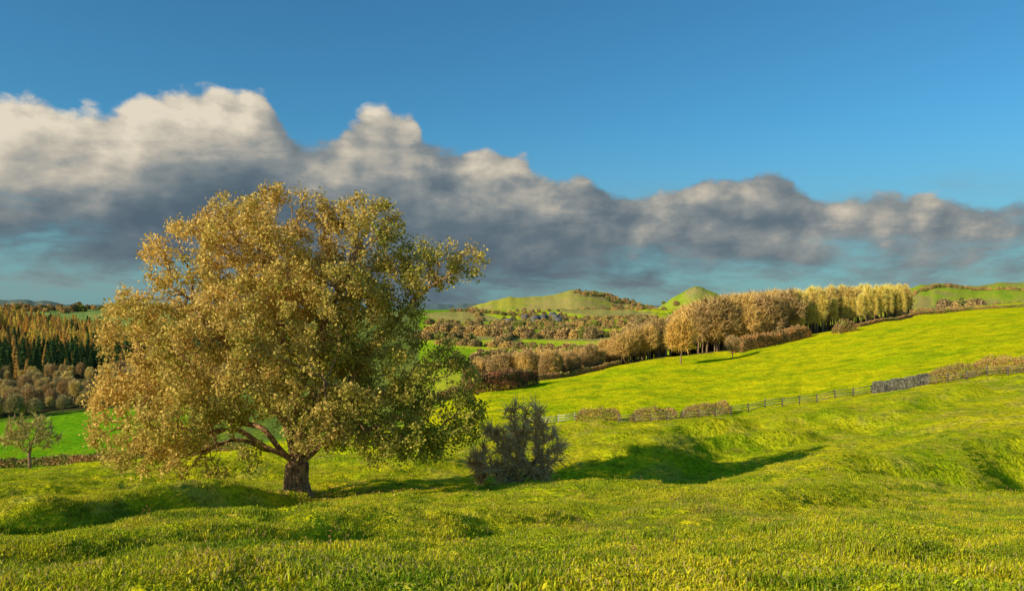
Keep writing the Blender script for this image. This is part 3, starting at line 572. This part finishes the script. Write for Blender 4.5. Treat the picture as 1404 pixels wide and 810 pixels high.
def stone_wall(name, pts, h=1.6, w=.55):
    g = np.random.default_rng(3); P2 = np.array([np.array(at(*p), float) for p in pts]); seg = np.linalg.norm(np.diff(P2, axis=0), axis=1); cum = np.concatenate([[0], np.cumsum(seg)]); parts = []
    zz = 0
    while zz < h:
        ch = g.uniform(.13, .2); s = 0
        cop = zz+ch >= h
        while s < cum[-1]:
            L_ = g.uniform(.2, .5) if not cop else g.uniform(.12, .2); m = min(s+L_/2, cum[-1]); e = .05
            cx, cy = np.interp(m, cum, P2[:, 0]), np.interp(m, cum, P2[:, 1]); tx, ty = np.interp(m+e, cum, P2[:, 0])-np.interp(m-e, cum, P2[:, 0]), np.interp(m+e, cum, P2[:, 1])-np.interp(m-e, cum, P2[:, 1])
            l = math.hypot(tx, ty)+1e-9; tx /= l; ty /= l; z0 = float(H(np.array([cx]), np.array([cy]))[0])
            ww = (w*(1-.35*zz/h))/2*g.uniform(.8, 1.12); hk = ch/2 if not cop else g.uniform(.1, .17)
            V_, F_ = box((cx, cy, z0-.1+zz+hk), (tx*L_*.47, ty*L_*.47, g.normal(0, .01)), (-ty*ww, tx*ww, 0), (0, 0, hk*.94)); V_ = V_+g.normal(0, .018, V_.shape)
            parts.append((V_, [F_], (.4, .4, .4), 0)); s += L_
        zz += ch
    Vm, Fm, Cm, Im = merge(parts); return mkmesh(name, Vm, Fm, Cm, [M_stone])
stone_wall('dry_stone_wall', [(b, fl(b)) for b in (1195, 1235, 1272)])

# ------------------------------------------------------------------ village houses
def house(b, d, w, l, h, rz):
    e = bpy.data.objects.new('stone_house', None); bpy.context.scene.collection.objects.link(e); x_, y_ = at(b, d); e.location = (float(x_), float(y_), float(H(x_, y_))); e.rotation_euler = (0, 0, rz)
    hw, hl = w/2, l/2; V_ = np.array([(-hl,-hw,-1),(hl,-hw,-1),(hl,hw,-1),(-hl,hw,-1),(-hl,-hw,h),(hl,-hw,h),(hl,hw,h),(-hl,hw,h),(-hl,0,h+hw*.95),(hl,0,h+hw*.95)], float)
    wl = mkmesh('walls', V_, [np.array([[0,1,5,4],[2,3,7,6]]), np.array([[1,2,6,9,5],[3,0,4,8,7]])], None, [M_stone])
    o = .3; R_ = []
    for sg in (-1, 1):
        a_ = np.array([0, sg*(hw+o)/2, h+hw*.95/2-o*.45+.12]); sl = np.array([0, sg*(hw+o)/2, -(hw*.95+o*.9)/2]); V2, F2 = box(a_, (hl+o, 0, 0), sl, (0, sg*.1, .1)); R_.append((V2, [F2], (.1,.1,.1), 0))
    Vm, Fm, _, _ = merge(R_); rf = mkmesh('roof', Vm, Fm, None, [M_roof])
    V2, F2 = box((hl-.6, 0, h+hw*.95+.4), (.45, 0, 0), (0, .45, 0), (0, 0, 1.0)); ch = mkmesh('chimney', V2, [F2], None, [M_stone])
    W_ = []
    for sx in (-.6, 0, .6):
        for zz in ([1.5, 4.0] if h > 4.5 else [1.6]):
            V2, F2 = box((sx*hl, -hw-.003, zz), (.55, 0, 0), (0, .03, 0), (0, 0, .65)); W_.append((V2, [F2], (.1,.1,.1), 0))
    Vm, Fm, _, _ = merge(W_); wn = mkmesh('windows', Vm, Fm, None, [M_glass])
    for c_ in (wl, rf, ch, wn): c_.parent = e
for k in range(10):
    house(698+rng.uniform(0, 72), rng.uniform(980, 1180), rng.uniform(6, 8), rng.uniform(8, 13), rng.choice([3.2, 5.0]), rng.uniform(-.6, .6))

# ------------------------------------------------------------------ light
el = math.radians(24.5); sx_, sy_ = -0.86, -0.51; q = math.hypot(sx_, sy_); sv = Vector((sx_/q*math.cos(el), sy_/q*math.cos(el), math.sin(el)))
sun = bpy.data.lights.new('sun', 'SUN'); sun.energy = 5.0; sun.angle = math.radians(0.5); sun.color = (1.0, 0.86, 0.60)
so = bpy.data.objects.new('sun', sun); bpy.context.scene.collection.objects.link(so); so.rotation_euler = sv.to_track_quat('Z', 'Y').to_euler()

W = bpy.data.worlds.new('World'); bpy.context.scene.world = W; W.use_nodes = True; W.node_tree.nodes.clear(); n = N(W.node_tree)
out = n.new('ShaderNodeOutputWorld'); bg = n.new('ShaderNodeBackground'); bg.inputs[1].default_value = 0.1
sky = n.new('ShaderNodeTexSky', sky_type='NISHITA'); sky.sun_disc = False; sky.sun_elevation = el; sky.sun_rotation = math.atan2(sx_, sy_); sky.air_density = 1.0; sky.dust_density = 0.6; sky.ozone_density = 2.0
tc = n.new('ShaderNodeTexCoord'); sp = n.new('ShaderNodeSeparateXYZ'); n.lk.new(tc.outputs['Generated'], sp.inputs[0])
dx, dy, dz = sp.outputs; azn = n.m('ARCTAN2', dx, dy); hyp = n.m('SQRT', n.m('ADD', n.m('MULTIPLY', dx, dx), n.m('MULTIPLY', dy, dy))); eln = n.m('DIVIDE', dz, n.m('MAXIMUM', hyp, 0.02))
t = n.m('ADD', n.m('MULTIPLY', azn, 1/1.6), 0.5, clamp=True)
def rawcurve(P3):
    fc = n.new('ShaderNodeFloatCurve'); cm = fc.mapping; cu = cm.curves[0]
    P3 = [(0, P3[0][1])]+P3+[(1, P3[-1][1])]
    cu.points[0].location = P3[0]; cu.points[1].location = P3[-1]
    for p_ in P3[1:-1]: cu.points.new(*p_)
    cm.update(); n.lk.new(t, fc.inputs['Value']); return fc.outputs[0]
def curve(pts):
    P3 = []
    for px_, py_ in pts:
        a = math.atan((px_-702)/F); P3.append((a/1.6+.5, (HZ-py_)/F*math.cos(a)*2.0))
    return n.m('MULTIPLY', rawcurve(P3), 0.5)
top = curve([(-100,145),(0,145),(60,142),(120,150),(200,128),(350,122),(378,150),(400,176),(450,190),(500,162),(560,162),(590,200),(640,194),(710,210),(740,232),(800,244),(850,250),(950,258),(1050,250),(1130,266),(1250,274),(1404,272),(1500,272)])
bot = curve([(-100,345),(0,345),(150,365),(250,400),(400,420),(560,425),(700,412),(850,395),(1000,382),(1150,374),(1404,362)])
litc = rawcurve([(math.atan((p_-702)/F)/1.6+.5, v_) for p_, v_ in ((-100,1.0),(0,1.0),(200,1.0),(330,.98),(375,.6),(420,.35),(480,.7),(550,.75),(600,.4),(640,.55),(710,.6),(800,.35),(900,.3),(1000,.4),(1100,.45),(1250,.45),(1404,.35))])
def vec(a, b, c_=0.0):
    v = n.new('ShaderNodeCombineXYZ'); n.put(v.inputs[0], a); n.put(v.inputs[1], b); n.put(v.inputs[2], c_); return v.outputs[0]
wq = n.new('ShaderNodeTexNoise'); n.put(wq.inputs['Vector'], vec(azn, eln)); wq.inputs['Scale'].default_value = 14; wq.inputs['Detail'].default_value = 3
ws = n.new('ShaderNodeSeparateXYZ'); n.lk.new(wq.outputs['Color'], ws.inputs[0])
wa = n.m('MULTIPLY', n.m('SUBTRACT', ws.outputs[0], 0.5), 0.07); we = n.m('MULTIPLY', n.m('SUBTRACT', ws.outputs[1], 0.5), 0.05)
def field(da, de):
    a = n.m('ADD', azn, da); e = n.m('ADD', eln, de); v = vec(a, n.m('MULTIPLY', e, 1.45))
    base = n.m('MULTIPLY', n.m('SUBTRACT', n.noise(v, 7.5, 7, 0.60, 0.1), 0.5), 1.3)
    v2 = vec(n.m('ADD', a, wa), n.m('MULTIPLY', n.m('ADD', e, we), 1.25)); vo = n.new('ShaderNodeTexVoronoi', voronoi_dimensions='2D', feature='F1'); n.lk.new(v2, vo.inputs['Vector'])
    vo.inputs['Scale'].default_value = 15; vo.inputs['Detail'].default_value = 1.0; vo.inputs['Roughness'].default_value = 0.5
    vo.normalize = True
    return n.m('ADD', base, n.m('MULTIPLY', n.m('SUBTRACT', 0.42, vo.outputs['Distance']), 0.5))
f0 = field(0, 0); f2 = field(-0.016, 0.018)
wv = vec(azn, n.m('MULTIPLY', eln, 3.2)); wis = n.noise(wv, 7, 7, 0.62, 0.3)
dtop = n.m('ADD', n.m('SUBTRACT', top, eln), n.m('MULTIPLY', f0, 0.085)); m1 = n.ss(-0.002, 0.014, dtop)
dbot = n.m('ADD', n.m('SUBTRACT', eln, bot), n.m('ADD', n.m('MULTIPLY', f0, 0.05), n.m('MULTIPLY', n.m('SUBTRACT', wis, 0.5), 0.20))); m2 = n.ss(-0.03, 0.05, dbot)
dens = n.m('MULTIPLY', m1, m2)
rel = n.m('MULTIPLY', n.m('SUBTRACT', f0, f2), 1.0)
lit = n.m('ADD', 0.15, rel)
lit = n.m('ADD', lit, n.m('MULTIPLY', litc, n.m('MULTIPLY', n.ss(0.155, 0.035, dtop), 0.80)))
lit = n.m('ADD', lit, n.m('MULTIPLY', n.m('SUBTRACT', wis, 0.5), 0.85))
lit = n.m('SUBTRACT', lit, n.m('MULTIPLY', n.ss(0.04, 0.13, dtop), 0.06), 0, True)
rp = n.new('ShaderNodeValToRGB'); e_ = rp.color_ramp.elements; e_[0].position = 0; e_[0].color = (0.090, 0.132, 0.172, 1); e_[1].position = 1; e_[1].color = (0.76, 0.68, 0.54, 1)
for p_, c_ in ((0.25, (0.130, 0.175, 0.208, 1)), (0.5, (0.245, 0.272, 0.278, 1)), (0.75, (0.50, 0.46, 0.385, 1))):
    k = rp.color_ramp.elements.new(p_); k.color = c_
n.lk.new(lit, rp.inputs[0])
cc = n.mix(1.0, rp.outputs[0], (10, 10, 10), 'MULTIPLY')
skc = n.mix(1.0, sky.outputs[0], (0.38, 0.97, 1.20), 'MULTIPLY')
haze = n.ss(0.24, 0.0, eln); skc = n.mix(n.m('MULTIPLY', haze, 0.75), skc, (2.0, 3.4, 3.6))
wm = n.m('MULTIPLY', n.ss(0.40, 0.66, wis), n.ss(0.17, 0.08, eln)); skc = n.mix(n.m('MULTIPLY', wm, 0.7), skc, (2.6, 3.0, 2.85))
fin = n.mix(dens, skc, cc); n.lk.new(fin, bg.inputs[0]); n.lk.new(bg.outputs[0], out.inputs[0])
W.cycles.sampling_method = 'MANUAL'; W.cycles.sample_map_resolution = 512

# ------------------------------------------------------------------ camera
cam = bpy.data.cameras.new('camera'); cam.lens = 28; cam.sensor_width = 36; cam.clip_end = 20000; cam.clip_start = 0.05
co = bpy.data.objects.new('camera', cam); bpy.context.scene.collection.objects.link(co); co.location = (0, 0, 0); co.rotation_euler = (math.radians(90)+math.atan(20/F), 0, 0)
sc = bpy.context.scene; sc.camera = co; sc.view_settings.view_transform = 'Standard'; sc.view_settings.look = 'None'; sc.view_settings.exposure = 0
